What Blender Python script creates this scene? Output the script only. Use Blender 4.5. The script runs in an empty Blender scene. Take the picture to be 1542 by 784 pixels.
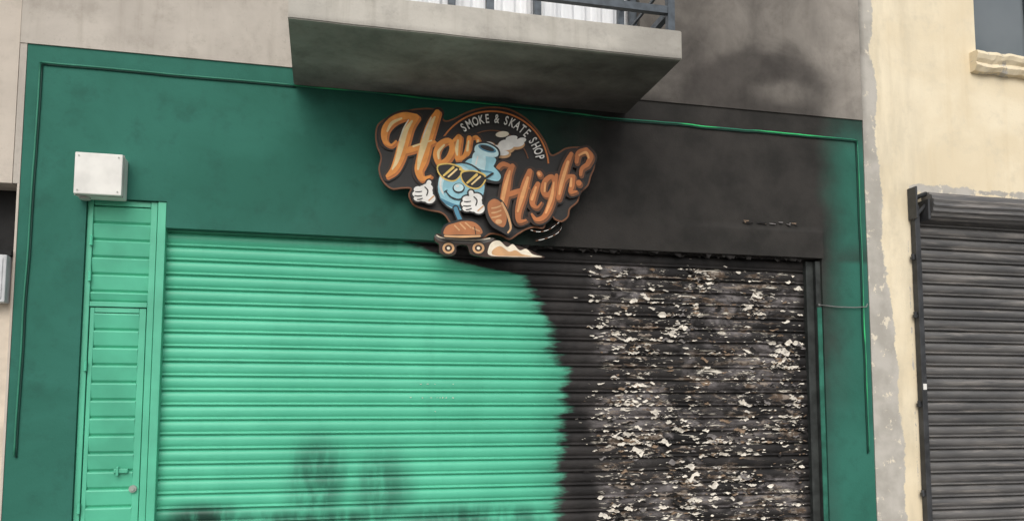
import bpy, bmesh, math, random
from mathutils import Vector, noise as mnoise, geometry
random.seed(7)
R=math.radians
scene=bpy.context.scene
scene.view_settings.view_transform='Standard'
try: scene.view_settings.look='None'
except: pass
scene.view_settings.exposure=0

# ------------------------------------------------------------------ helpers
def ss(a,b,x):
    t=(x-a)/(b-a); t=max(0,min(1,t)); return t*t*(3-2*t)
def fbm(x,y,z=0.0,o=4):
    v=0;a=.5;f=1
    for i in range(o):
        v+=a*mnoise.noise(Vector((x*f,y*f,z*f+i*7.3))); a*=.5; f*=2.03
    return v
def link(o,parent=None):
    scene.collection.objects.link(o)
    if parent: o.parent=parent
    return o
def empty(name):
    e=bpy.data.objects.new(name,None); e.empty_display_size=.2; return link(e)
def obj(name,bm,mats,parent=None,smooth=False):
    me=bpy.data.meshes.new(name); bm.to_mesh(me); bm.free()
    for m in (mats if isinstance(mats,(list,tuple)) else [mats]): me.materials.append(m)
    if smooth:
        for p in me.polygons: p.use_smooth=True
    return link(bpy.data.objects.new(name,me),parent)
def add_box(bm,x0,x1,y0,y1,z0,z1,mi=0,bev=0):
    v=[bm.verts.new((x,y,z)) for x in (x0,x1) for y in (y0,y1) for z in (z0,z1)]
    fs=[(0,1,3,2),(4,6,7,5),(0,4,5,1),(2,3,7,6),(0,2,6,4),(1,5,7,3)]
    F=[]
    for f in fs:
        fc=bm.faces.new([v[i] for i in f]); fc.material_index=mi; F.append(fc)
    if bev:
        es=list({e for f in F for e in f.edges})
        bmesh.ops.bevel(bm,geom=es,offset=bev,segments=2,affect='EDGES',profile=.5)
def box(name,x0,x1,y0,y1,z0,z1,mat,parent=None,bev=0):
    bm=bmesh.new(); add_box(bm,x0,x1,y0,y1,z0,z1,0,bev)
    bmesh.ops.recalc_face_normals(bm,faces=bm.faces)
    return obj(name,bm,mat,parent)
def tube(bm,pts,r,seg=8,mi=0):
    rings=[]
    n=len(pts)
    for i,p in enumerate(pts):
        p=Vector(p); a=Vector(pts[max(0,i-1)]); b=Vector(pts[min(n-1,i+1)])
        d=(b-a).normalized(); u=d.orthogonal().normalized()
        if i: u=(pu-d*pu.dot(d)).normalized()
        pu=u; w=d.cross(u)
        rings.append([bm.verts.new(p+u*r*math.cos(2*math.pi*k/seg)+w*r*math.sin(2*math.pi*k/seg)) for k in range(seg)])
    for i in range(n-1):
        for k in range(seg):
            f=bm.faces.new([rings[i][k],rings[i][(k+1)%seg],rings[i+1][(k+1)%seg],rings[i+1][k]]); f.material_index=mi; f.smooth=True
    for rr in (rings[0],rings[-1]):
        f=bm.faces.new(rr); f.material_index=mi
def lines(breaks,step):
    out=[]
    for a,b in zip(breaks[:-1],breaks[1:]):
        n=max(1,int(math.ceil((b-a)/step)))
        out+=[a+(b-a)*i/n for i in range(n)]
    return out+[breaks[-1]]
def wall(name,xb,zb,y,step,holes,mat,parent,back=.25,attr=None,rough=0,yfn=None):
    xs=lines(xb,step); zs=lines(zb,step)
    bm=bmesh.new(); V={}
    def vert(i,j):
        if (i,j) not in V:
            yy=yfn(xs[i],zs[j]) if yfn else y+rough*fbm(xs[i]*1.1,zs[j]*1.1,3)
            V[(i,j)]=bm.verts.new((xs[i],yy,zs[j]))
        return V[(i,j)]
    for i in range(len(xs)-1):
        for j in range(len(zs)-1):
            cx=(xs[i]+xs[i+1])/2; cz=(zs[j]+zs[j+1])/2
            if any(h[0]<cx<h[1] and h[2]<cz<h[3] for h in holes): continue
            f=bm.faces.new([vert(i,j),vert(i+1,j),vert(i+1,j+1),vert(i,j+1)]); f.smooth=True
    be=[e for e in bm.edges if len(e.link_faces)==1]
    r=bmesh.ops.extrude_edge_only(bm,edges=be)
    for g in r['geom']:
        if isinstance(g,bmesh.types.BMVert): g.co.y=y+back
        if isinstance(g,bmesh.types.BMFace): g.smooth=False
    for e in be: e.smooth=False
    o=obj(name,bm,mat,parent)
    if attr:
        for an,fn in attr.items():
            at=o.data.attributes.new(an,'FLOAT','POINT')
            at.data.foreach_set('value',[fn(v.co.x,v.co.z,v.co.y) for v in o.data.vertices])
    return o

# ------------------------------------------------------------------ material helper
class M:
    def __init__(s,name):
        s.m=bpy.data.materials.new(name); s.m.use_nodes=True
        s.t=s.m.node_tree; s.n=s.t.nodes; s.b=s.n['Principled BSDF']
        s.tc=s.n.new('ShaderNodeTexCoord')
    def L(s,a,b): s.t.links.new(a,b)
    def mapp(s,scale=(1,1,1)):
        n=s.n.new('ShaderNodeMapping'); n.inputs['Scale'].default_value=scale
        s.L(s.tc.outputs['Object'],n.inputs['Vector']); return n.outputs[0]
    def noise(s,sc,det=4,rough=.55,stretch=(1,1,1),dist=0):
        n=s.n.new('ShaderNodeTexNoise'); n.inputs['Scale'].default_value=sc
        n.inputs['Detail'].default_value=det; n.inputs['Roughness'].default_value=rough
        n.inputs['Distortion'].default_value=dist
        s.L(s.mapp(stretch),n.inputs['Vector']); return n.outputs['Fac']
    def attr(s,name):
        n=s.n.new('ShaderNodeAttribute'); n.attribute_name=name; return n.outputs['Fac']
    def math(s,op,a,b=0.0,clamp=False):
        n=s.n.new('ShaderNodeMath'); n.operation=op; n.use_clamp=clamp
        for i,v in enumerate((a,b)):
            if isinstance(v,(int,float)): n.inputs[i].default_value=v
            else: s.L(v,n.inputs[i])
        return n.outputs[0]
    def rng(s,v,a,b,c=0,d=1,smooth=True):
        n=s.n.new('ShaderNodeMapRange'); n.interpolation_type='SMOOTHSTEP' if smooth else 'LINEAR'
        s.L(v,n.inputs[0])
        for i,x in zip((1,2,3,4),(a,b,c,d)): n.inputs[i].default_value=x
        return n.outputs[0]
    def mix(s,f,a,b,mode='MIX'):
        n=s.n.new('ShaderNodeMix'); n.data_type='RGBA'; n.blend_type=mode
        def setv(i,v):
            if isinstance(v,(int,float)): n.inputs[i].default_value=v
            elif isinstance(v,tuple): n.inputs[i].default_value=(*v,1) if len(v)==3 else v
            else: s.L(v,n.inputs[i])
        setv(0,f); setv(6,a); setv(7,b); return n.outputs[2]
    def bump(s,h,strength=.3,dist=.01,prev=None):
        n=s.n.new('ShaderNodeBump'); n.inputs['Strength'].default_value=strength; n.inputs['Distance'].default_value=dist
        s.L(h,n.inputs['Height'])
        if prev is not None: s.L(prev,n.inputs['Normal'])
        return n.outputs[0]
    def out(s,col,rough=.8,normal=None,metal=0,spec=.3):
        if isinstance(col,tuple): s.b.inputs['Base Color'].default_value=(*col,1)
        else: s.L(col,s.b.inputs['Base Color'])
        if isinstance(rough,(int,float)): s.b.inputs['Roughness'].default_value=rough
        else: s.L(rough,s.b.inputs['Roughness'])
        s.b.inputs['Metallic'].default_value=metal
        s.b.inputs['Specular IOR Level'].default_value=spec
        if normal is not None: s.L(normal,s.b.inputs['Normal'])
        return s.m
def simple(name,col,rough=.7,var=.25,sc=12,metal=0,spec=.3):
    k=M(name); n=k.noise(sc,3); f=k.rng(n,.3,.7)
    c=k.mix(f,tuple(x*(1-var) for x in col),tuple(min(1,x*(1+var*.5)) for x in col))
    return k.out(c,rough,k.bump(k.noise(60,1),.1,.002),metal,spec)

SOOT=(.022,.019,.0175)
def plaster(name,c1,c2,c3,soot=True,bumpS=.35,extra=None,streak=.3):
    k=M(name)
    base=k.mix(k.rng(k.noise(1.3,5,.6,dist=.6),.35,.65),c1,c2)
    base=k.mix(k.math('MULTIPLY',k.rng(k.noise(5,6,.7),.48,.72),.6),base,c3)
    if streak: base=k.mix(k.math('MULTIPLY',k.rng(k.noise(3.2,4,.6,(3,3,.25)),.5,.75),streak),base,c1,'MULTIPLY')
    base=k.mix(k.math('MULTIPLY',k.rng(k.noise(38,3,.6),.62,.72),.3),base,c3)
    if extra: base=extra(k,base)
    rough=.85
    if soot:
        s=k.attr('soot')
        s=k.math('ADD',s,k.math('MULTIPLY',k.math('SUBTRACT',k.noise(2.6,6,.65,dist=.4),.5),k.math('MULTIPLY',k.math('MULTIPLY',s,k.math('SUBTRACT',1.0,s)),3.0)),True)
        s=k.math('MINIMUM',s,.985)
        sc=k.mix(k.rng(k.noise(3,5,.6),.3,.7),tuple(x*.8 for x in SOOT),tuple(x*1.7 for x in SOOT))
        base=k.mix(s,base,sc)
    h=k.math('ADD',k.math('MULTIPLY',k.noise(7,3),.7),k.math('MULTIPLY',k.noise(70,2),.25))
    return k.out(base,rough,k.bump(h,bumpS,.012))

m_green=plaster('teal_painted_plaster',(.022,.122,.088),(.029,.148,.110),(.019,.090,.067),streak=.0)
m_upper=plaster('grey_beige_plaster',(.41,.375,.33),(.50,.46,.405),(.31,.28,.24),streak=.22)
def cement_extra(k,base):
    c=k.attr('cement')
    c=k.math('ADD',c,k.math('MULTIPLY',k.math('SUBTRACT',k.noise(5,8,.74,dist=.5),.5),.8))
    f=k.rng(c,.47,.53)
    cem=k.mix(k.rng(k.noise(5,5),.35,.65),(.37,.35,.31),(.48,.455,.41))
    cem=k.mix(k.rng(k.noise(9,6,.7),.58,.64),cem,(.68,.62,.50))
    d=k.rng(k.attr('stain'),0,1,0,.45,False)
    base=k.mix(k.math('MULTIPLY',d,k.rng(k.noise(2.5,5,.6,(2.2,1,.5)),.35,.7)),base,(.42,.37,.27))
    return k.mix(f,base,cem)
m_cream=plaster('cream_painted_plaster',(.72,.62,.44),(.80,.71,.53),(.62,.55,.41),extra=cement_extra,streak=.15)
m_beige=plaster('beige_plaster',(.48,.43,.37),(.56,.50,.43),(.38,.34,.29),soot=False)
m_conc=plaster('concrete_balcony',(.44,.42,.375),(.54,.515,.46),(.30,.285,.255),bumpS=.5)
m_dark=simple('dark_void',(.02,.02,.02),.9)
m_steel=simple('blue_grey_steel',(.07,.085,.10),.45,.3,20,.3,.5)

# shutter paint
k=M('mint_shutter_paint')
mint=k.mix(k.rng(k.noise(1.1,4),.3,.7),(.080,.440,.278),(.106,.520,.335))
mint=k.mix(k.math('MULTIPLY',k.rng(k.noise(7,5,.65,(.3,1,2.2)),.48,.75),.4),mint,(.055,.34,.21))
mint=k.mix(k.math('MULTIPLY',k.rng(k.noise(3,5,.65,(1.6,1,.3)),.5,.75),.25),mint,(.05,.31,.19))
sd=k.attr('char')
sd=k.math('ADD',sd,k.math('MULTIPLY',k.math('SUBTRACT',k.noise(3.5,4,.6,(.7,1,3.2)),.5),.16))
sd=k.math('ADD',sd,k.math('MULTIPLY',k.math('SUBTRACT',k.noise(20,4,.7,(.5,1,2)),.5),.16))
f1=k.rng(sd,-.075,.03)
f0=k.math('MULTIPLY',k.rng(sd,-.30,.0),.35)
sm=k.attr('smudge'); sm=k.math('MULTIPLY',sm,k.rng(k.noise(5,5,.6,(1.6,1,.5)),.22,.60))
mint=k.mix(k.math('MAXIMUM',sm,f0),mint,(.011,.048,.033))
at=k.attr('peel')
ash=k.mix(k.rng(k.noise(3.0,4,.6),.38,.62),(.010,.009,.009),(.028,.025,.024))
gp=k.math('MULTIPLY',k.rng(k.noise(2.4,6,.68,(.8,1,1.5),.6),.48,.60),k.rng(at,.15,.6))
ash=k.mix(gp,ash,k.mix(k.rng(k.noise(12,4,.7,(.6,1,2)),.35,.65),(.055,.048,.047),(.18,.165,.165)))
pf=k.math('MULTIPLY',k.rng(k.noise(9,6,.74,(.45,1,2.2),.6),.560,.568),k.rng(at,.25,.7))
ash=k.mix(pf,ash,k.mix(k.rng(k.noise(22,2),.42,.58),(.09,.062,.042),(.24,.20,.165)))
pf2=k.math('MULTIPLY',k.rng(k.noise(15,6,.74,(.40,1,2.2),.6),.600,.606),k.rng(at,.25,.5))
ash=k.mix(pf2,ash,(.62,.575,.49))
col=k.mix(f1,mint,ash)
ro=k.rng(f1,0,1,.42,.7,False)
bb=k.bump(k.math('MULTIPLY',k.noise(14,4,.7,(.6,1,1.6)),f1),.9,.008)
bb=k.bump(k.math('MULTIPLY',pf2,f1),1,.004,bb)
m_shut=k.out(col,ro,bb,0,.35)

m_door=simple('mint_door_paint',(.090,.45,.285),.45,.18,3,0,.35)
k=M('grey_dirty_shutter')
g=k.mix(k.rng(k.noise(3,4,.6,(.5,1,2.5)),.3,.7),(.085,.085,.086),(.155,.15,.145))
g=k.mix(k.math('MULTIPLY',k.rng(k.noise(6,5,.7,(.22,1,3)),.5,.66),.7),g,(.27,.25,.23))
g=k.mix(k.math('MULTIPLY',k.rng(k.noise(4,5,.7,(.3,1,4)),.55,.7),.5),g,(.05,.05,.052))
m_gsh=k.out(g,.55,k.bump(k.noise(30,2),.2,.004),.15,.4)
m_white=simple('white_box_paint',(.70,.69,.65),.5,.12,7)
m_pave=simple('concrete_pavement',(.42,.40,.38),.9,.25,3)
m_asph=simple('asphalt',(.055,.055,.056),.9,.3,6)
m_kerb=simple('kerb_concrete',(.38,.37,.35),.9,.2,5)
m_mark=simple('road_paint',(.7,.7,.66),.7,.2,8)

# ------------------------------------------------------------------ ground
gb=bmesh.new(); bmesh.ops.create_grid(gb,x_segments=8,y_segments=8,size=300)
g=obj('ground',gb,simple('earth_ground',(.22,.20,.17),.95,.3,2)); g.location=(0,0,-.155)
box('pavement',-40,40,-2.6,.02,-.15,-.004,m_pave)
box('kerb',-40,40,-2.75,-2.602,-.152,0,m_kerb,bev=.01)
bm=bmesh.new(); v=[bm.verts.new(p) for p in((-60,-11,-.146),(60,-11,-.146),(60,-2.752,-.146),(-60,-2.752,-.146))]; bm.faces.new(v); obj('road',bm,m_asph)
bm=bmesh.new()
for i in range(-12,12):
    x=i*4.0; v=[bm.verts.new(p) for p in((x,-6.95,-.142),(x+2,-6.95,-.142),(x+2,-6.83,-.142),(x,-6.83,-.142))]; bm.faces.new(v)
obj('road_marking',bm,m_mark)
box('pavement.001',-40,40,-14,-11.002,-.15,0,m_pave)

# ------------------------------------------------------------------ shop building
bld=empty('smoke_shop_building')
XL,XR=-1.80,4.036
ZT=3.82
def soot_green(x,z,y):
    x0=1.36+.42*(z-3.2)+.12*fbm(x*1.2,z*1.5,6)
    s=ss(x0-.60,x0+.50,x)
    s*=1-ss(3.60,3.95,x+.12*fbm(0,z*2,3))*(.93 if z<3.5 else .93-.6*ss(3.5,3.8,z))
    lowfade=ss(.9,2.7,z)
    if z<2.72 and x>3.5: s=max(s*lowfade,(1-ss(3.64,3.80,x))*(.35+.55*lowfade))
    if z>2.7: s=max(s,.6*ss(.1,1.0,x)*(1-ss(2.72,2.95,z)),.25*ss(-.9,.8,x)*(1-ss(2.72,3.3,z)))
    if y>.05: s=max(s,.5)
    return s
def ygreen(x,z):
    y=.004*fbm(x*1.1,z*1.1,3)
    if z>2.7 and x<3.70:
        e=ss(2.2,3.3,x)*(1-ss(2.922,2.930,z))*(1-ss(3.655,3.665,x)); y-=.014*e
    return y
wall('green_wall',[XL,-1.43,-.972,2.2,3.642,3.655,3.665,XR],[0,2.718,2.884,2.922,2.930,ZT],0,.035,
     [(-1.43,3.642,0,2.718),(-1.43,-.972,2.7,2.884)],m_green,bld,.25,{'soot':soot_green},0,ygreen)
def soot_upper(x,z,y):
    a=ss(1.5,2.15,x)
    nz=fbm(x*1.3,z*1.3,11)
    s=a*(.78-.06*ss(2.6,3.9,x)+.12*nz)
    s-=a*.12*ss(4.2,4.9,z)
    d=math.hypot((x-3.02)/.72,(z-3.86)/.46)+.45*nz
    s=max(s,a*(.70+.22*(1-ss(.80,1.12,d))) if d<1.2 else s)
    s=max(s,a*.93*(1-ss(3.82,4.10,z+.1*nz))*(1-.45*ss(3.3,4.0,x)))
    d2=math.hypot((x-3.38)/.34,(z-3.98)/.12)+.8*fbm(x*4,z*6,2)
    s-=.16*(1-ss(.3,1.1,d2))*a
    s-=a*.25*ss(3.5,3.95,x)
    s=max(s,.18*(1-ss(-.6,0,abs(x+.25))))
    return max(0,min(1,s))
wall('upper_wall',[-1.84,0.0,2.2,4.034],[ZT,3.95,5.0,6.1,7.6],-.010,.05,[(0,2.2,3.95,6.1)],m_upper,bld,.25,{'soot':soot_upper},.006)
wall('side_strip_wall',[-1.84,XL-.002],[2.945,ZT-.001],-.004,.05,[],m_upper,bld,.2,{'soot':lambda x,z,y:.05})
wall('side_strip_wall_low',[-1.815,XL-.002],[0,2.944],-.004,.05,[],m_beige,bld,.2)
box('body',-1.81,4.03,.26,7,0,7.6,m_dark,bld)
box('roof_slab',-1.86,4.035,-.06,7.02,7.602,7.75,m_beige,bld)
k=M('white_curtain'); m_curt=k.out(k.mix(k.rng(k.noise(3),.3,.7),(.72,.74,.76),(.82,.83,.84)),.9)
bm=bmesh.new(); pv=None
n=200
for i in range(n+1):
    x=0.02+2.16*i/n; y=.14+.018*math.sin(x*58)+.008*math.sin(x*141)
    a=bm.verts.new((x,y,3.96)); b=bm.verts.new((x,y,6.08))
    if pv: f=bm.faces.new((pv[0],a,b,pv[1])); f.smooth=True
    pv=(a,b)
obj('window_curtain',bm,m_curt,bld)
bm=bmesh.new()
for x in (0,.80,1.42,2.15): add_box(bm,x,x+.05,.05,.10,3.952,6.098)
add_box(bm,.051,2.149,.052,.098,3.953,4.02); add_box(bm,.051,2.149,.052,.098,6.04,6.097)
obj('window_frame',bm,m_steel,bld)

# ------------------------------------------------------------------ balcony
bal=empty('balcony')
bm=bmesh.new()
add_box(bm,-.225,2.085,-.975,-.012,3.703,3.885)
bmesh.ops.bevel(bm,geom=list(bm.edges),offset=.006,segments=2,affect='EDGES')
bmesh.ops.subdivide_edges(bm,edges=[e for e in bm.edges if e.calc_length()>.12],cuts=24,use_grid_fill=True)
for v in bm.verts:
    v.co.z+=.006*fbm(v.co.x*3,v.co.y*3,v.co.z*4); v.co.y+=.005*fbm(v.co.x*4,v.co.z*6,2)
bmesh.ops.recalc_face_normals(bm,faces=bm.faces)
slab=obj('slab',bm,m_conc,bal)
def soot_bal(v):
    x,y,z=v.co
    if z<3.715 and y>-.966:
        s=.50+.32*ss(.3,1.9,x)+.10*ss(-.5,-.1,y)+.22*fbm(x*1.5,y*2.5,2)
        return min(.95,s)
    return .04+.25*ss(1.4,2.05,x)+.30*(1-ss(3.70,3.75,z))+.14*fbm(x*5,z*3,5)
at=slab.data.attributes.new('soot','FLOAT','POINT'); at.data.foreach_set('value',[max(0,soot_bal(v)) for v in slab.data.vertices])
bm=bmesh.new()
zs=3.887
for (x,y) in ((-.18,-.93),(.9,-.93),(2.03,-.93),(-.18,-.06),(2.03,-.06)):
    add_box(bm,x-.022,x+.022,y-.022,y+.022,zs,zs+1.05)
for z,h in ((.115,.045),(.98,.05)):
    for a,b in ((-.156,.876),(.924,2.006)): add_box(bm,a,b,-.95,-.91,zs+z,zs+z+h)
    for x in (-.18,2.03): add_box(bm,x-.019,x+.019,-.906,-.084,zs+z+.002,zs+z+h-.002)
for z in (.33,.55,.77):
    for a,b in ((-.156,.876),(.924,2.006)): add_box(bm,a,b,-.938,-.922,zs+z,zs+z+.016)
    for x in (-.18,2.03): add_box(bm,x-.008,x+.008,-.906,-.084,zs+z,zs+z+.016)
obj('railing',bm,m_steel,bal)

# ------------------------------------------------------------------ roller shutters
PITCH=.0915
def shutter(name,x0,x1,z0,z1,y0,pitch,mat,parent,dx,warp,attrs=None,amp=1.0):
    prof=[(0,.006),(.03,-.004),(.07,-.013),(.12,-.016),(.17,-.013),(.20,-.003),(.24,-.002),(.30,-.008),(.45,-.0135),(.64,-.0155),(.82,-.0135),(.91,-.007),(.955,.004)]
    rows=[]
    n=int((z1-z0)/pitch)+1
    for i in range(n):
        for t,dy in prof:
            z=z1-(i+1)*pitch+t*pitch
            if z>=z0: rows.append((z,dy*amp,i))
    rows.sort()
    nx=int((x1-x0)/dx); bm=bmesh.new(); pr=None
    for z,dy,i in rows:
        r=[]
        for j in range(nx+1):
            x=x0+(x1-x0)*j/nx
            w=warp(x,z)
            r.append(bm.verts.new((x,y0+dy+w*fbm(x*.9,i*.37,1.7,3)+w*.35*fbm(x*6,i*1.3,4.1,2),z+w*.30*fbm(x*1.1,i*.15,9,2))))
        if pr:
            for j in range(nx):
                f=bm.faces.new((pr[j],pr[j+1],r[j+1],r[j])); f.smooth=True
        pr=r
    o=obj(name,bm,mat,parent)
    for an,fn in (attrs or {}).items():
        at=o.data.attributes.new(an,'FLOAT','POINT')
        at.data.foreach_set('value',[fn(v.co.x,v.co.z) for v in o.data.vertices])
    return o
SX0,SX1,SZ=-.985,3.60,2.80
BK=[(.0,1.56),(.836,1.575),(1.43,1.635),(1.84,1.66),(2.116,1.57),(2.44,1.42),(2.53,1.34),(2.57,1.05),(2.62,.80),(2.68,.60),(2.8,.5)]
def bx(z):
    for (za,xa),(zb,xb) in zip(BK[:-1],BK[1:]):
        if za<=z<=zb: return xa+(xb-xa)*(z-za)/(zb-za)
    return BK[-1][1]
def char(x,z):
    q=(SZ-z)/PITCH; i=math.floor(q); t=1-(q-i)
    return x-bx(z)-.05*(t-.5)+.06*mnoise.noise(Vector((i*1.7,3.3,0)))
def peel(x,z):
    d=ss(1.68,2.05,x)*(1-ss(3.42,3.56,x))*(1-ss(2.56,2.66,z))
    n=.56+1.5*fbm(x*1.3+4,z*1.5+2,.5,4)
    n+=.35*ss(2.35,2.45,z)+.2*ss(2.7,3.2,x)
    return max(0,min(1,n))*d
def blob(x,z,cx,cz,rx,rz): return 1-ss(.2,1.0,math.hypot((x-cx)/rx,(z-cz)/rz))
def smudge(x,z):
    s=max(blob(x,z,-.72,.90,.36,.16),.72*blob(x,z,-.02,1.12,.28,.44),.62*blob(x,z,.40,1.05,.30,.40),.85*blob(x,z,-.1,.86,1.0,.15),.8*blob(x,z,1.0,.84,.9,.18))
    s=max(s,.7*ss(-.9,1.0,x)*ss(2.60,2.72,z))
    return s
rs=empty('roller_shutter')
shutter('slats',SX0,SX1,.06,SZ,.095,PITCH,m_shut,rs,.018,
        lambda x,z:.006+.014*ss(1.5,2.2,x),{'char':char,'peel':peel,'smudge':smudge})
m_guide=simple('charred_steel_guide',(.045,.05,.048),.6,.4,10,.3)
m_guideg=simple('teal_steel_guide',(.03,.15,.105),.5,.35,8,.1)
bm=bmesh.new()
add_box(bm,3.535,3.552,.045,.13,0,2.70); add_box(bm,3.600,3.640,.020,.13,0,2.70); add_box(bm,3.552,3.600,.055,.062,0,2.70)
obj('guide_channel',bm,m_guide,rs)
box('bottom_bar',SX0,3.53,.06,.10,.01,.055,m_guideg,rs)
box('guide_channel_green',3.602,3.6385,.012,.019,0.01,2.35,m_guideg,rs)
box('axle_housing',-.97,3.62,.13,.24,2.60,2.80,m_dark,rs)
mf=[simple('flake_cream',(.72,.67,.585),.8,.3,25),simple('flake_tan',(.24,.17,.115),.8,.3,25),simple('flake_grey',(.19,.175,.17),.8,.35,14),simple('flake_char',(.016,.014,.013),.8,.3,25)]
bm=bmesh.new(); cnt=0; tries=0
def flake(x,zc,w,h,yb,m,curlmax=.9):
    nc=max(4,int(w/.0035)); prev=None
    up=random.random()<.6; curl=random.uniform(.1,curlmax); skew=random.uniform(-.2,.2)
    top=h*random.uniform(.4,1); bot=h*random.uniform(.4,1); wave=random.uniform(-.6,.6)*h
    for q in range(nc+1):
        s=-1+2*q/nc; px=w*s; env=max(.10,1-abs(s)**3)
        top=max(.05*h,min(1.4*h,top+random.uniform(-.6,.6)*h)); bot=max(.05*h,min(1.4*h,bot+random.uniform(-.6,.6)*h))
        mid=wave*math.sin(s*3.1)+random.uniform(-.15,.15)*h
        zt=top*env; zb=-bot*env
        yt=-curl*zt*(.9 if not up else .1)-.0015*random.random(); yb2=curl*zb*(.9 if up else .1)-.0015*random.random()
        b=zc+px*skew+mid
        cur=[bm.verts.new((x+px+random.uniform(-.002,.002),yb+yt,b+zt)),bm.verts.new((x+px,yb,b)),bm.verts.new((x+px+random.uniform(-.002,.002),yb+yb2,b+zb))]
        if prev:
            for a in (0,1):
                f=bm.faces.new((prev[a],cur[a],cur[a+1],prev[a+1])); f.material_index=m
        prev=cur
while cnt<3000 and tries<160000:
    tries+=1
    x=random.uniform(1.68,3.52); z=random.uniform(.7,2.64)
    p=peel(x,z); cl=fbm(x*3.0,z*6,8.8,3)
    if random.random()>p*(.08+3.0*max(0,cl)): continue
    i=math.floor((SZ-z)/PITCH); t=random.choice([random.gauss(.13,.05),random.uniform(.3,.9)])
    zc=SZ-(i+1)*PITCH+t*PITCH
    big=random.random()
    w=random.uniform(.005,.014) if big<.70 else (random.uniform(.014,.028) if big<.95 else random.uniform(.028,.055))
    h=w*random.uniform(.18,.5)
    yb=.095-.0185-.006+.020*fbm(x*.9,i*.37,1.7,3)-random.uniform(0,.003)
    flake(x,zc,w,h,yb,random.choices([0,1,2,3],[.50,.14,.12,.24])[0])
    cnt+=1
for i in range(14):
    j=math.floor((SZ-random.uniform(1.58,1.74))/PITCH)
    flake(random.gauss(.75,.09),SZ-(j+1)*PITCH+.6*PITCH,random.uniform(.003,.008),.0025,.0735,0,.2)
obj('peeling_paint_flakes',bm,mf,rs)
bm=bmesh.new()
for i in range(90):
    x=random.uniform(.9,3.5); L=random.uniform(.008,.04); w=random.uniform(.01,.06)
    y=random.uniform(.0,.06)
    a=[bm.verts.new(p) for p in((x-w,y,2.722),(x+w,y,2.722),(x+w*random.uniform(-.2,.8),y-.004,2.72-L),(x-w*random.uniform(0,.9),y+.004,2.72-L*random.uniform(.3,1)))]
    f=bm.faces.new(a)
obj('charred_debris',bm,mf[3],rs)
bm=bmesh.new()
for i in range(26):
    x=random.uniform(2.95,3.45); z=2.965+random.uniform(-.012,.012); w=random.uniform(.006,.022)
    a=[bm.verts.new(p) for p in((x-w,-.0085,z+.003),(x+w,-.0085,z+.004),(x+w*.8,-.013,z-.004),(x-w*.7,-.012,z-.003))]
    f=bm.faces.new(a); f.material_index=random.choice([2,3,3,1])
obj('header_blisters',bm,mf,bld)

# ------------------------------------------------------------------ left metal door
dr=empty('metal_door')
yd=.045
bm=bmesh.new()
add_box(bm,-1.428,-1.395,yd-.02,yd+.04,.0,2.88,0,.003)
add_box(bm,-1.066,-1.028,yd-.025,yd+.04,.0,2.88,0,.003)
add_box(bm,-1.024,-.975,yd-.035,yd+.04,.0,2.882,0,.003)
add_box(bm,-1.393,-1.068,yd-.018,yd+.04,2.845,2.88,0,.003)
add_box(bm,-1.393,-1.068,yd-.022,yd+.04,2.215,2.245,0,.003)
obj('door_frame',bm,m_door,dr)
def ribs(name,z0,z1,x0,x1,pitch,yy):
    bm=bmesh.new(); z=z1
    while z>z0+.01:
        zb=max(z0,z-pitch)
        ys=[(z,yy+.006),(z-.006,yy-.014),(z-.014,yy-.018),(zb+.014,yy-.006),(zb+.0,yy+.006)]
        for (za,ya),(zc,yc) in zip(ys[:-1],ys[1:]):
            a=[bm.verts.new(p) for p in((x0,yc,zc),(x1,yc,zc),(x1,ya,za),(x0,ya,za))]; bm.faces.new(a)
        z=zb
    return obj(name,bm,m_door,dr)
ribs('upper_panel',2.245,2.845,-1.394,-1.067,.107,yd+.005)
bm=bmesh.new()
add_box(bm,-1.390,-1.365,yd-.012,yd+.03,.03,2.210,0,.003); add_box(bm,-1.112,-1.072,yd-.012,yd+.03,.03,2.210,0,.003)
add_box(bm,-1.364,-1.113,yd-.012,yd+.03,2.18,2.210,0,.002)
obj('door_leaf_frame',bm,m_door,dr)
ribs('lower_panel',.03,2.18,-1.365,-1.112,.107,yd+.003)
bm=bmesh.new(); add_box(bm,-1.215,-1.135,yd-.035,yd-.012,1.205,1.232,0,.004); add_box(bm,-1.20,-1.185,yd-.045,yd-.02,1.19,1.245,0,.003)
obj('latch',bm,m_door,dr)
bm=bmesh.new(); tube(bm,[(-1.105,yd-.012,1.11),(-1.105,yd-.03,1.11)],.022,20); tube(bm,[(-1.105,yd-.03,1.11),(-1.105,yd-.037,1.11)],.012,16)
obj('lock_cylinder',bm,simple('lock_metal',(.35,.4,.36),.4,.2,20,.6),dr)
bm=bmesh.new()
for z in (2.62,2.40,1.85,1.0): tube(bm,[(-1.398,yd-.03,z-.03),(-1.398,yd-.03,z+.03)],.009,10)
obj('hinges',bm,m_door,dr)

# ------------------------------------------------------------------ white box over door
eb=empty('electrical_box')
box('housing',-1.467,-1.203,-.150,-.003,2.868,3.122,m_white,eb,.006)
box('lid_seam',-1.470,-1.200,-.118,-.114,2.865,3.125,simple('seam_grey',(.3,.3,.28)),eb)
bm=bmesh.new(); tube(bm,[(-1.42,-.07,2.868),(-1.42,-.07,2.852)],.03,16)
for x,z in((-1.445,3.10),(-1.225,3.10),(-1.445,2.89),(-1.225,2.89)): tube(bm,[(x,-.149,z),(x,-.154,z)],.005,10)
obj('gland_and_screws',bm,simple('box_fitting',(.42,.42,.39)),eb)

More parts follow.
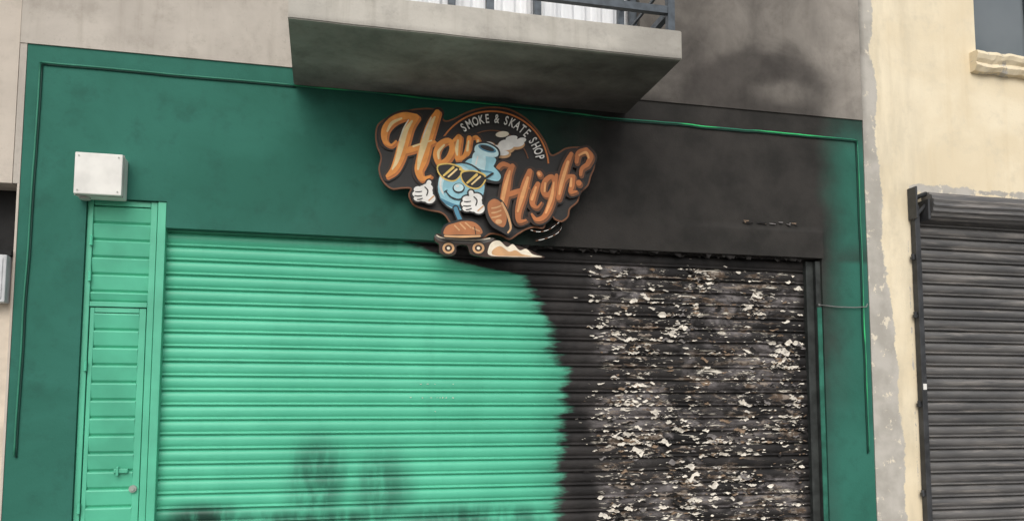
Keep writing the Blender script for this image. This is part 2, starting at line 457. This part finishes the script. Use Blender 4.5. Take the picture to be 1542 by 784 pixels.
# ------------------------------------------------------------------ LED cable
k=M('green_cable'); cm=k.mix(k.rng(k.noise(1.6,3),.47,.60),(.03,.20,.12),(.05,.62,.20)); m_cab=k.out(cm,.4)
m_cabd=simple('teal_cable',(.035,.20,.13),.5,.2,3)
m_cabk=simple('cable_duct_shadow',(.01,.05,.037),.6,.2,3)  # near-black teal for tubes that stand in for shadow beside the cable
cb=empty('rope_light_cable')
def wig(a,b,n,amp,sag=0,off=0,y=-.013):
    out=[]
    for i in range(n+1):
        t=i/n; x=a[0]+(b[0]-a[0])*t; z=a[1]+(b[1]-a[1])*t
        out.append((x+amp*fbm(z*2,x*3,2,2)+off,y,z+amp*fbm(x*2.2,z,5,3)-sag*math.sin(math.pi*t)-abs(off)))
    return out
bm=bmesh.new(); tube(bm,wig((-1.722,3.705),(-1.75,1.32),40,.008),.0055); tube(bm,wig((-1.722,3.705),(-.22,3.700),30,.006),.0055)
obj('left_run',bm,m_cabd,cb)
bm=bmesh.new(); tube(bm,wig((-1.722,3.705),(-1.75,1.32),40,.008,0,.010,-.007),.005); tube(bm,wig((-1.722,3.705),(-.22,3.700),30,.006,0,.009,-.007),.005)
obj('cable_shadow_line',bm,m_cabk,cb)
bm=bmesh.new(); tube(bm,wig((-.22,3.698),(1.15,3.685),40,.010),.005); tube(bm,wig((1.15,3.685),(3.982,3.655),80,.022,.008),.005)
tube(bm,wig((3.982,3.655),(3.985,1.27),50,.012),.005)
obj('right_run',bm,m_cab,cb)
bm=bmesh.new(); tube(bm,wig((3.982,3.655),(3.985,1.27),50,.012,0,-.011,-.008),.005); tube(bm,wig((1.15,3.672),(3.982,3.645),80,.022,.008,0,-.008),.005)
obj('cable_shadow_line_right',bm,m_cabk,cb)
wt=empty('wire_tie')
bm=bmesh.new(); tube(bm,[(3.60,-.01,2.365),(3.75,-.02,2.352),(3.9,-.02,2.352),(4.0,-.02,2.36),(4.01,-.02,2.385)],.004)
tube(bm,[(3.60,-.016,2.365),(3.60,0,2.365)],.008)
obj('wire',bm,simple('galvanised_wire',(.25,.25,.24),.5,.2,20,.4),wt)

# ------------------------------------------------------------------ cream building (right)
cbld=empty('cream_building')
def cement(x,z,y):
    b=4.17+.13*(1-ss(1.0,3.4,z))-.02*ss(4.0,4.6,z)+.10*fbm(2,z*1.3,3)
    c=1-ss(b-.14,b+.14,x)
    c=max(c,(1-ss(.0,.13,abs(z-3.31)))*.60*ss(4.3,4.5,x))
    c=max(c,.50*(1-ss(.0,.06,abs(x-4.40)))*(1-ss(2.9,3.3,z)))
    return c
wall('front_wall',[4.042,4.50,5.125,6.4,7.6,8.6],[0,3.12,4.46,5.9,7.2],0.0,.05,
     [(4.50,7.6,0,3.12),(5.125,6.4,4.46,5.9)],m_cream,cbld,.25,{'cement':cement,'stain':lambda x,z,y:1-ss(4.2,4.9,x),'soot':lambda x,z,y:.5*(1-ss(4.042,4.10,x))*ss(3.0,4.5,z)},.008)
box('body',4.045,8.6,.26,7,0,7.2,m_dark,cbld)
box('parapet_cap',4.04,8.62,-.05,7,7.202,7.32,m_beige,cbld)
bm=bmesh.new()
xs=[5.06+i*.03 for i in range(48)]; pr=None
prof=[(-.0,4.30),(-.05,4.305),(-.075,4.34),(-.06,4.375),(-.085,4.40),(-.10,4.43),(-.09,4.455),(0,4.462)]
for i,x in enumerate(xs):
    r=[bm.verts.new((x,py+.022*fbm(x*9,pz*8,1),pz+.030*fbm(x*9,pz*7,4))) for py,pz in prof]
    if pr:
        for a in range(len(prof)-1): bm.faces.new((pr[a],r[a],r[a+1],pr[a+1]))
    else: bm.faces.new(r)
    pr=r
bm.faces.new(pr)
bmesh.ops.recalc_face_normals(bm,faces=bm.faces)
sill=obj('window_sill',bm,m_cream,cbld)
sill.data.attributes.new('cement','FLOAT','POINT').data.foreach_set('value',[.46]*len(sill.data.vertices))
bm=bmesh.new()
add_box(bm,5.126,5.17,.10,.15,4.465,5.899); add_box(bm,6.355,6.399,.10,.15,4.465,5.899); add_box(bm,5.171,6.354,.102,.148,4.465,4.51); add_box(bm,5.171,6.354,.102,.148,5.85,5.898); add_box(bm,5.74,5.78,.104,.146,4.511,5.849)
obj('window_frame',bm,m_steel,cbld)
k=M('dark_glass'); m_dg=k.out(k.mix(k.rng(k.noise(1),.3,.7),(.08,.10,.11),(.15,.17,.18)),.12,None,0,.6)
bm=bmesh.new(); v=[bm.verts.new(p) for p in((5.13,.125,4.47),(6.39,.125,4.47),(6.39,.125,5.89),(5.13,.125,5.89))]; bm.faces.new(v); obj('window_pane',bm,m_dg,cbld)

ns=empty('roller_shutter')
shutter('slats',4.50,7.6,.05,3.2,.03,.0915,m_gsh,ns,.08,lambda x,z:.010,amp=1.6)
box('bottom_bar',4.5,7.6,.0,.05,.01,.049,m_gsh,ns)
bm=bmesh.new(); rings=[]
cyc,czc,rr=-.03,3.165,.105
xs=[4.545+i*.05 for i in range(61)]
for x in xs:
    ring=[]
    for q in range(25):
        a=math.pi*(-.55+1.55*q/24)
        r=rr*(1+.05*math.cos(q*math.pi))
        ring.append(bm.verts.new((x,cyc-r*math.cos(a),czc+r*math.sin(a)+.012*fbm(x*2,q*.1))))
    rings.append(ring)
for a,b in zip(rings[:-1],rings[1:]):
    for q in range(24): bm.faces.new((a[q],b[q],b[q+1],a[q+1]))
bm.faces.new(rings[0]); bm.faces.new(rings[-1])
bmesh.ops.recalc_face_normals(bm,faces=bm.faces)
obj('coil_hood',bm,m_gsh,ns)
bm=bmesh.new()
add_box(bm,4.430,4.475,-.06,-.005,0,3.16,0,.004)
add_box(bm,4.478,4.497,-.03,.03,0,3.1,0,.002)
add_box(bm,4.505,4.525,-.12,-.002,3.04,3.20,0,.003)
add_box(bm,4.415,4.43,-.10,-.002,3.05,3.30,0,.003)
tube(bm,[(4.42,-.05,3.21),(4.55,-.05,3.26)],.018); tube(bm,[(4.42,-.05,3.05),(4.53,-.08,3.18)],.014)
for z in (2.75,2.30,1.62,.95): tube(bm,[(4.415,-.035,z-.015),(4.415,-.035,z+.03)],.012); add_box(bm,4.405,4.432,-.045,-.02,z-.01,z+.01)
obj('side_guide',bm,simple('dark_painted_steel',(.045,.047,.05),.5,.4,9,.2,.4),ns)
bm=bmesh.new(); add_box(bm,4.438,4.468,-.064,-.0605,1.735,1.78,0); obj('sticker',bm,m_white,ns)

# ------------------------------------------------------------------ left neighbour
lb=empty('beige_building')
box('upper_wall',-6,-1.845,0.0,.25,2.945,7.2,m_beige,lb)
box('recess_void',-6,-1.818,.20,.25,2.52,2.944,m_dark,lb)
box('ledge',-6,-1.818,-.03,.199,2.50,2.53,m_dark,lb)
m_cream2=simple('pale_cream_plaster',(.62,.54,.44),.85,.15,6)
box('lower_wall',-6,-1.818,.02,.25,0,2.498,m_cream2,lb)
box('body',-6,-1.846,.26,7,0,7.2,m_dark,lb)
mb=empty('meter_box')
box('casing',-2.10,-1.826,-.07,.018,2.215,2.497,simple('grey_box_paint',(.50,.51,.52),.5,.15,9),mb,.006)
box('door_lip',-2.08,-1.845,-.076,-.0705,2.235,2.48,simple('grey_box_lid',(.55,.56,.57),.5,.15,9),mb,.002)

# ------------------------------------------------------------------ SIGN
sign=empty('shop_sign')
YS=-.13
def A(u,v):     # tracing units -> metres on the sign's own plane
    a=u-790.;b=500.-v
    den=1211.8-.2358*a-.0874*b
    return (5.37*(294+.9718*a-.0212*b)/den, 1.6+5.37*(112.6+.99595*b)/den)
def cat(pts,n=5,closed=False):
    out=[];N=len(pts);rg=range(N if closed else N-1)
    for i in rg:
        if closed: P=[pts[(i+j)%N] for j in(-1,0,1,2)]
        else: P=[pts[max(0,i-1)],pts[i],pts[i+1],pts[min(N-1,i+2)]]
        for s in range(n):
            t=s/n
            out.append(tuple(.5*((2*b)+(c-a)*t+(2*a-5*b+4*c-d)*t*t+(3*b-a-3*c+d)*t**3) for a,b,c,d in zip(*P)))
    if not closed: out.append(tuple(pts[-1]))
    return out
mats={};matl=[]
def sm_(n,c,r=.45):
    mats[n]=len(matl)
    k=M('sign_'+n)
    k.out(k.mix(k.rng(k.noise(14,3),.35,.65),tuple(x*.84 for x in c),c),r,None,0,.35); matl.append(k.m)
sm_('black',(.018,.016,.015)); sm_('brown',(.20,.075,.028)); sm_('dkbrown',(.045,.022,.013))
sm_('orange',(.95,.36,.07)); sm_('yellow',(1.0,.76,.38)); sm_('rust',(.66,.21,.05)); sm_('tan',(.66,.38,.18))
sm_('blue',(.34,.66,.76)); sm_('ltblue',(.62,.86,.90)); sm_('dkblue',(.08,.26,.38)); sm_('white',(.90,.88,.83)); sm_('cream',(.90,.81,.64)); sm_('gold',(.88,.62,.16)); sm_('shoe',(.46,.17,.06)); sm_('grey',(.12,.11,.10)); sm_('hrust',(.56,.19,.06)); sm_('horange',(.86,.42,.16))
yl=[YS]; parts={}
def getbm(p):
    if p not in parts: parts[p]=bmesh.new()
    return parts[p]
def poly(part,pts,mat,smooth=True,thick=0,lift=.0004,n=5):
    yl[0]-=lift
    if smooth: pts=cat(pts,n,True)
    P=[A(*p) for p in pts]
    bm=getbm(part); mi=mats[mat]
    tri=geometry.tessellate_polygon([[Vector((x,z,0)) for x,z in P]])
    V=[bm.verts.new((x,yl[0],z)) for x,z in P]
    for t in tri:
        try: f=bm.faces.new([V[i] for i in t]); f.material_index=mi
        except ValueError: pass
    if thick:
        B=[bm.verts.new((x,yl[0]+thick,z)) for x,z in P]; n_=len(P)
        for i in range(n_):
            f=bm.faces.new((V[i],V[(i+1)%n_],B[(i+1)%n_],B[i])); f.material_index=mats['dkbrown']
        for t in tri:
            try: f=bm.faces.new([B[i] for i in reversed(t)]); f.material_index=mats['dkbrown']
            except ValueError: pass
def ell(part,cx,cy,rx,ry,mat,rot=0,**kw):
    c,s=math.cos(R(rot)),math.sin(R(rot))
    poly(part,[(cx+rx*math.cos(t)*c-ry*math.sin(t)*s, cy+rx*math.cos(t)*s+ry*math.sin(t)*c) for t in [2*math.pi*i/28 for i in range(28)]],mat,smooth=False,**kw)
def stroke(part,pts,mat,grow=0,closed=False,lift=.0004,scale=1):
    yl[0]-=lift
    q=cat([(p[0],p[1],p[2] if len(p)>2 else 3) for p in pts],7,closed)
    N=len(q); bm=getbm(part); mi=mats[mat]; prev=None; first=None
    st=6e-6
    for i in range(N):
        a=q[(i-1)%N] if closed else q[max(0,i-1)]; b=q[(i+1)%N] if closed else q[min(N-1,i+1)]
        dx,dy=b[0]-a[0],b[1]-a[1]; l=math.hypot(dx,dy) or 1; nx,ny=-dy/l,dx/l
        h=(q[i][2]*scale+grow)/2
        yy=yl[0]-st*i      # each quad on its own depth so inner bends never share a plane
        cur=(A(q[i][0]+nx*h,q[i][1]+ny*h),A(q[i][0]-nx*h,q[i][1]-ny*h))
        if prev:
            V=[bm.verts.new((c[0],yy,c[1])) for c in (prev[0],cur[0],cur[1],prev[1])]
            f=bm.faces.new(V); f.material_index=mi
        else: first=cur
        prev=cur
    if closed:
        V=[bm.verts.new((c[0],yl[0]-st*N,c[1])) for c in (prev[0],first[0],first[1],prev[1])]
        f=bm.faces.new(V); f.material_index=mi
    yl[0]-=st*(N+1)
    if not closed:
        for e in (q[0],q[-1]):
            r=(e[2]*scale+grow)/2
            if r>1.2: ell(part,e[0],e[1],r,r,mat,lift=.00002)
def group(part,strokes,layers):
    for mat,grow,scale,dx,dy in layers:
        for s in strokes:
            cl=s[0]=='c'; pts=s[1:] if cl else s
            stroke(part,[(p[0]+dx,p[1]+dy,p[2]) for p in pts],mat,grow,cl,lift=.00004,scale=scale)
outline=[(566,204),(569,189),(580,180),(600,172),(622,165.5),(648,164),(661,169),(669,182),(682,180),(700,171),(720,164.5),(742,162),(766,165),(788,176),(806,193),(820,213),(829,233),(840,231),(852,224),(868,222),(884,224),(893,234),(895,250),(889,266),(885,279),(874,290),(869,304),(858,314),(855,326),(846,333),(836,330),(828,322),(822,332),(818,343),(804,342),(792,345),(780,352),(767,360),(754,354),(738,352),(724,360),(700,360),(684,345),(668,322),(645,316),(624,309),(616,294),(619,284),(606,283),(590,284),(577,273),(571,256),(574,237),(568,220)]
poly('backing_board',outline,'black',thick=.05)
stroke('backing_board',[(x,y,2.4) for x,y in outline],'brown',closed=True)
def arcpts(r,a0,a1,n=40): return [(740+r*math.cos(R(a0+(a1-a0)*i/n)),254-r*math.sin(R(a0+(a1-a0)*i/n)),2.4) for i in range(n+1)]
stroke('badge_disc',arcpts(86,150,5),'rust')
stroke('badge_disc',[(x,y,1.6) for x,y,_ in arcpts(57,120,15)],'brown')
S='smoke_art'
PF=((735,222,12,8),(748,228,13,9),(762,222,14,10),(776,218,14,8),(757,233,12,6),(742,236,8,4))
for cx,cy,rx,ry in PF: ell(S,cx,cy,rx+1.6,ry+1.6,'dkbrown',lift=.0001)
for cx,cy,rx,ry in PF: ell(S,cx,cy,rx,ry,'tan',lift=.0001)
for cx,cy,rx,ry in((734,220,10,6),(748,226,11,7),(762,219,12,8),(777,216,12,6),(757,231,9,4)): ell(S,cx,cy,rx,ry,'white',lift=.0001)
ell(S,756,203,10,4.5,'cream',-5); ell(S,770,209,9,4,'white',-10); ell(S,785,212,7,4,'white',-10)
How=[[(627,178,9),(616,192,14),(608,214,17),(601,238,16),(593,256,12),(583,266,6)],
     [(626,177,9),(608,176,12),(591,183,13),(580,196,12),(579,212,9),(588,220,5),(596,214,4)],
     [(658,171,10),(650,188,16),(642,212,18),(635,240,18),(630,258,13),(636,270,9),(648,266,4)],
     [(600,232,6),(616,227,10),(638,220,10),(654,215,5)],
     ['c',(672,213,9),(661,220,10),(656,235,10),(662,247,9),(673,241,9),(680,228,10),(679,216,8)],
     [(676,219,4),(684,212,6),(691,207,8),(689,222,10),(688,238,8)],[(688,240,8),(697,238,7),(703,226,8),(706,209,8)],[(706,210,8),(704,226,8),(707,237,7)],[(707,238,6),(716,233,7),(720,220,8),(717,208,6),(711,208,3)]]
group('lettering_how',How,[('dkbrown',9,1,1,1),('black',5,1,2,3),('rust',1,1,2,2.5),('orange',-1,1,0,0)])
Hi=[[(620,184,3),(611,198,7),(604,220,8.5),(597,244,6),(590,257,2)],[(604,180,3),(590,187,5),(583,199,3)],[(654,178,3),(646,194,8),(638,218,10),(632,240,7),(629,256,3)],[(668,220,3),(660,230,4.5),(660,240,3)],[(689,213,3),(687,226,5),(688,236,2)],[(705,214,2.5),(703,228,4)],[(719,213,3),(719,222,3)],[(650,213,2),(622,222,3)]]
for s in Hi: stroke('lettering_how',s,'yellow',lift=.0001)
for s in [[(615,182,1.5),(607,196,2),(601,214,1.5)],[(649,178,1.5),(641,196,2.2),(636,210,1.5)]]: stroke('lettering_how',s,'cream',lift=.0001)
txt="SMOKE & SKATE SHOP"
def glyph(ch,cx,cy,ang,size):
    cu=bpy.data.curves.new('t','FONT'); cu.body=ch; cu.size=size*1.38; cu.align_x='CENTER'; cu.offset=.3; cu.resolution_u=4
    o=bpy.data.objects.new('t',cu); scene.collection.objects.link(o)
    dg=bpy.context.evaluated_depsgraph_get(); me=bpy.data.meshes.new_from_object(o.evaluated_get(dg))
    bm=getbm('lettering_arc'); c,s=math.cos(ang),math.sin(ang)
    V=[]
    for v in me.vertices:
        x=v.co.x*.62; y=-v.co.y
        X,Z=A(cx+x*c-y*s,cy+x*s+y*c); V.append(bm.verts.new((X,yl[0],Z)))
    for p in me.polygons:
        try: f=bm.faces.new([V[i] for i in p.vertices]); f.material_index=mats['white']
        except ValueError: pass
    bpy.data.objects.remove(o); bpy.data.meshes.remove(me)
yl[0]-=.0008
wd={'M':1.2,' ':.55,'&':1.1}
tot=sum(wd.get(c,1) for c in txt); acc=0
for ch in txt:
    w=wd.get(ch,1); t=(acc+w/2)/tot; acc+=w
    th=R(129-120*t)
    if ch!=' ': glyph(ch,740+67.5*math.cos(th),254-67.5*math.sin(th),math.pi/2-th,13.5)
Hg=[[(770,252,8),(764,266,12),(760,288,14),(756,310,13),(750,328,9),(742,331,4)],
    [(768,253,6),(756,249,8),(748,256,7),(750,265,4)],
    [(796,260,9),(790,278,13),(784,300,14),(779,320,11),(780,334,8),(790,333,4)],
    [(757,298,5),(772,292,9),(794,285,5)],
    [(808,279,8),(802,294,11),(800,308,9),(807,314,5),(814,306,3)],[(810,263,9),(811,265,9)],
    ['c',(828,268,8),(819,275,9),(816,289,9),(822,296,8),(830,288,9),(833,275,8)],
    [(836,266,6),(832,286,10),(827,308,11),(818,327,9),(806,332,7),(799,324,4)],
    [(858,234,7),(850,252,11),(844,276,12),(839,300,8)],[(844,282,5),(852,269,7),(861,268,8)],[(861,268,8),(859,281,9),(857,291,7),(866,290,4)],
    [(866,246,7),(869,233,9),(880,229,10)],[(880,229,10),(887,238,10),(882,250,8)],[(882,250,8),(874,256,7),(872,265,6)],[(869,277,9),(869.5,278,9)]]
group('lettering_high',Hg,[('dkbrown',9,1,1,1),('black',4,1,2,3),('brown',1,1,1.8,2.4),('hrust',-1,1,0,0)])
for s in [[(766,260,3),(758,288,6),(754,312,4)],[(793,270,4),(785,296,6),(778,320,3)],[(805,284,3),(799,302,4)],[(832,276,2),(828,300,5),(820,322,3)],[(853,246,4),(844,276,5),(840,294,3)],[(870,236,3),(880,232,4),(884,240,3)],[(819,278,3),(818,290,3)],[(858,271,3),(857,282,4)],[(809,263,4),(810,265,4)]]:
    stroke('lettering_high',s,'horange',lift=.0001)
P='mascot'
poly(P,[(690,262),(694,246),(704,238),(709,230),(714,219),(730,216),(747,224),(752,234),(748,243),(744,253),(754,262),(756,272),(748,279),(728,276),(706,270)],'black')
poly(P,[(694,260),(698,248),(708,241),(724,243),(740,252),(751,264),(752,271),(746,275),(728,271),(706,264)],'blue')
poly(P,[(709,245),(713,232),(731,236),(745,242),(741,254),(738,263),(722,260),(709,254)],'ltblue')
poly(P,[(731,236),(745,242),(741,254),(739,263),(729,261),(730,248)],'blue')
poly(P,[(713,229),(716,221),(731,219),(745,226),(749,234),(745,239),(730,238),(717,234)],'ltblue')
ell(P,732,226.5,14,5,'dkblue',18); ell(P,732,226,11,3.4,'black',18)
stroke(P,[(709,252,2.5),(722,259,3),(738,262,2.5)],'dkblue')
stroke(P,[(718,238,2),(715,250,2.5)],'white')
ell(P,693,284,37.5,37.5,'black'); ell(P,693,284,35,35,'blue'); ell(P,686,278,27,27,'ltblue'); ell(P,692,285,27,27,'blue')
poly(P,[(661,300),(672,311),(690,316.5),(708,314),(720,304),(726,292),(722,300),(708,309),(690,311),(674,306)],'dkblue')
stroke(P,[(664,268,2),(662,282,3),(666,294,2)],'white')
for cx,cy,rx,ry in((676,262,18,14),(711,273,18,14.5)):
    poly(P,[(cx-rx,cy-ry*.8),(cx,cy-ry*.95),(cx+rx,cy-ry*.5),(cx+rx*.95,cy+ry*.35),(cx+rx*.35,cy+ry),(cx-rx*.45,cy+ry*.8),(cx-rx,cy+.05*ry)],'gold')
    poly(P,[(cx-rx+1.8,cy-ry*.8+2),(cx,cy-ry*.95+2),(cx+rx-2,cy-ry*.5+2),(cx+rx*.95-2,cy+ry*.3),(cx+rx*.33,cy+ry-2),(cx-rx*.4,cy+ry*.8-2),(cx-rx+2,cy)],'black')
    stroke(P,[(cx-9,cy+5,3),(cx+5,cy-7,4)],'gold'); stroke(P,[(cx-2,cy+7,2.5),(cx+10,cy-4,3)],'yellow')
stroke(P,[(691,258,3),(697,260,3)],'gold'); stroke(P,[(728,272,3),(740,264,3)],'black')
ell(P,689,286,9,7.5,'black'); ell(P,689,285.3,7.4,6,'ltblue'); ell(P,687,283,2.5,1.8,'white')
stroke(P,[(670,291,1.5),(677,299,2),(688,303,2.2),(698,300,1.8)],'black'); stroke(P,[(667,292,1.5),(672,289,1.5)],'black')
def glove(cx,cy,s,flip=1,thumb=None):
    F=lambda x,y:(cx+x*s*flip,cy+y*s)
    def blobs(g,mat):
        for x,y,rx,ry in((0,0,13,13),(-10,-6,7,5),(-12,1,7,5),(-10,8,7,4.5),(8,8,9,8),(4,-8,9,7)): ell(P,*F(x,y),(rx+g)*s,(ry+g)*s,mat,lift=.00012)
        if thumb:
            stroke(P,[(*F(thumb[0]*.3,thumb[1]*.3),8+2*g),(*F(*thumb),7+2*g)],mat,lift=.0002)
    blobs(2.4,'black'); blobs(0,'white')
    for a,b in(((-15,-2.5),(-4,-3)),((-16,4),(-4,4)),((-12,10),(-3,8))):
        stroke(P,[(*F(*a),1.4),(*F((a[0]+b[0])/2,(a[1]+b[1])/2+.6),1.8),(*F(*b),1.4)],'black')
    stroke(P,[(*F(0,-10),1.6),(*F(5,-4),2),(*F(3,4),1.8)],'black'); stroke(P,[(*F(6,12),2),(*F(15,4),2)],'tan')
glove(638,294,.95,1,(7,-17)); glove(711,309,.98,1,(-4,-16))
stroke(P,[(684,317,10),(688,328,10),(694,340,10)],'black'); stroke(P,[(684,317,6),(688,328,6),(694,340,6)],'dkblue')
poly(P,[(662,353),(667,342),(680,336),(694,333),(712,334),(723,342),(728,354),(718,361),(690,361),(668,361)],'black')
poly(P,[(666,352),(671,343),(682,339),(695,336),(710,337),(720,344),(724,353),(716,356),(690,356),(669,356)],'shoe')
stroke(P,[(668,358,3),(692,359,3.4),(720,358,3)],'tan')
for a,b in(((682,342),(690,350)),((690,339),(699,348)),((698,338),(707,346))): stroke(P,[(*a,2),(*b,2.2)],'tan')
stroke(P,[(708,346,2),(720,351,2)],'tan'); stroke(P,[(712,344,1.2),(714,356,1.2)],'black')
poly(P,[(728,308),(740,299),(753,305),(761,318),(765,334),(769,346),(763,357),(750,351),(737,343),(729,328)],'black')
poly(P,[(732,310),(741,303),(751,308),(757,320),(760,333),(755,345),(741,338),(733,325)],'shoe')
stroke(P,[(753,309,3),(761,326,3.4),(766,345,3),(762,353,2.5)],'tan')
for y in(313,320,327): stroke(P,[(737,y+4,2),(744,y+3,2.2),(752,y,2)],'tan')
ell(P,748,337,5,3.5,'tan')
yl[0]=YS-.008
K='skateboard_art'
poly(K,[(654,357),(658,352),(672,355),(700,359),(730,359),(740,358),(746,361),(742,367),(760,364),(772,369),(782,371),(796,376),(808,382),(820,388),(790,389),(760,388),(736,388),(722,386),(708,382),(703,370),(688,370),(686,382),(674,385),(662,380),(661,368),(655,363)],'dkbrown',thick=.03,n=3)
poly(K,[(736,384),(736,372),(742,364),(752,363),(763,372),(772,368),(782,377),(792,375),(802,383),(816,387),(790,387),(760,386.5)],'cream')
poly(K,[(745,374),(754,371),(766,379),(776,377),(786,383),(800,386),(770,386),(745,385),(740,380)],'tan')
stroke(K,[(656,356,4),(664,361,5.5),(690,364,5.5),(720,364.5,5.5),(736,362,5),(742,360,3)],'grey')
stroke(K,[(657,354.5,1.4),(666,358.5,1.8),(690,361,1.8),(720,361.5,1.8),(738,359,1.4)],'cream')
for cx in (675,720):
    ell(K,cx,374,11,10,'black'); ell(K,cx,374,9,8.3,'tan'); ell(K,cx,374,5.5,5,'dkbrown'); ell(K,cx,374,2.5,2.3,'cream')
bm=getbm('burnt_vinyl_curl')
cur=cat([(800,346),(812,349),(826,346),(838,338),(846,332),(846,344),(838,352),(824,358),(808,362)],6)
pv=None
for i,(u,v) in enumerate(cur):
    X,Z=A(u,v); t=i/len(cur); w=.014+.018*math.sin(math.pi*t)
    dy=.012*math.sin(6*t)
    a=bm.verts.new((X,YS+.01-dy,Z)); b=bm.verts.new((X-.2*w,YS+.04,Z+w))
    c=bm.verts.new((X-.001,YS+.008-dy,Z-.002)); d=bm.verts.new((X-.001,YS+.008-dy,Z+.002))
    if pv:
        f=bm.faces.new((pv[0],a,b,pv[1])); f.material_index=mats['black']
        f=bm.faces.new((pv[2],c,d,pv[3])); f.material_index=mats['white' if math.sin(i*1.3)>-.3 else 'brown']
    pv=(a,b,c,d)
bm=getbm('mounting_brackets')
for u,v in((600,230),(740,190),(850,280),(700,320)):
    X,Z=A(u,v); add_box(bm,X-.015,X+.015,YS+.052,-.002,Z-.015,Z+.015,mats['grey'])
for pn,b in parts.items():
    obj(pn,b,matl,sign)

# ------------------------------------------------------------------ light, world, camera
w=bpy.data.worlds.new('World'); scene.world=w; w.use_nodes=True
nt=w.node_tree; bg=nt.nodes['Background']; sky=nt.nodes.new('ShaderNodeTexSky'); sky.sky_type='NISHITA'; sky.sun_disc=False
sky.sun_elevation=R(40); sky.sun_rotation=R(195); sky.dust_density=3; sky.air_density=1.0
hs=nt.nodes.new('ShaderNodeHueSaturation'); hs.inputs['Saturation'].default_value=.45
nt.links.new(sky.outputs[0],hs.inputs['Color']); nt.links.new(hs.outputs[0],bg.inputs[0]); bg.inputs[1].default_value=.15
sl=bpy.data.lights.new('sun','SUN'); sl.energy=1.5; sl.angle=R(50); sl.color=(1,.96,.9)
so=bpy.data.objects.new('sun',sl); link(so)
d=Vector((math.sin(R(195))*math.cos(R(40)),math.cos(R(195))*math.cos(R(40)),math.sin(R(40))))
so.rotation_euler=d.to_track_quat('Z','Y').to_euler(); so.location=(0,-5,8)
cam=bpy.data.cameras.new('camera'); co=bpy.data.objects.new('camera',cam); link(co)
co.location=(0,-5.5,1.6); co.rotation_euler=(R(95.16),0,R(-13.64))
cam.sensor_width=36; cam.lens=29.23; cam.shift_x=-.0123; cam.shift_y=.070; cam.clip_end=1000
scene.camera=co
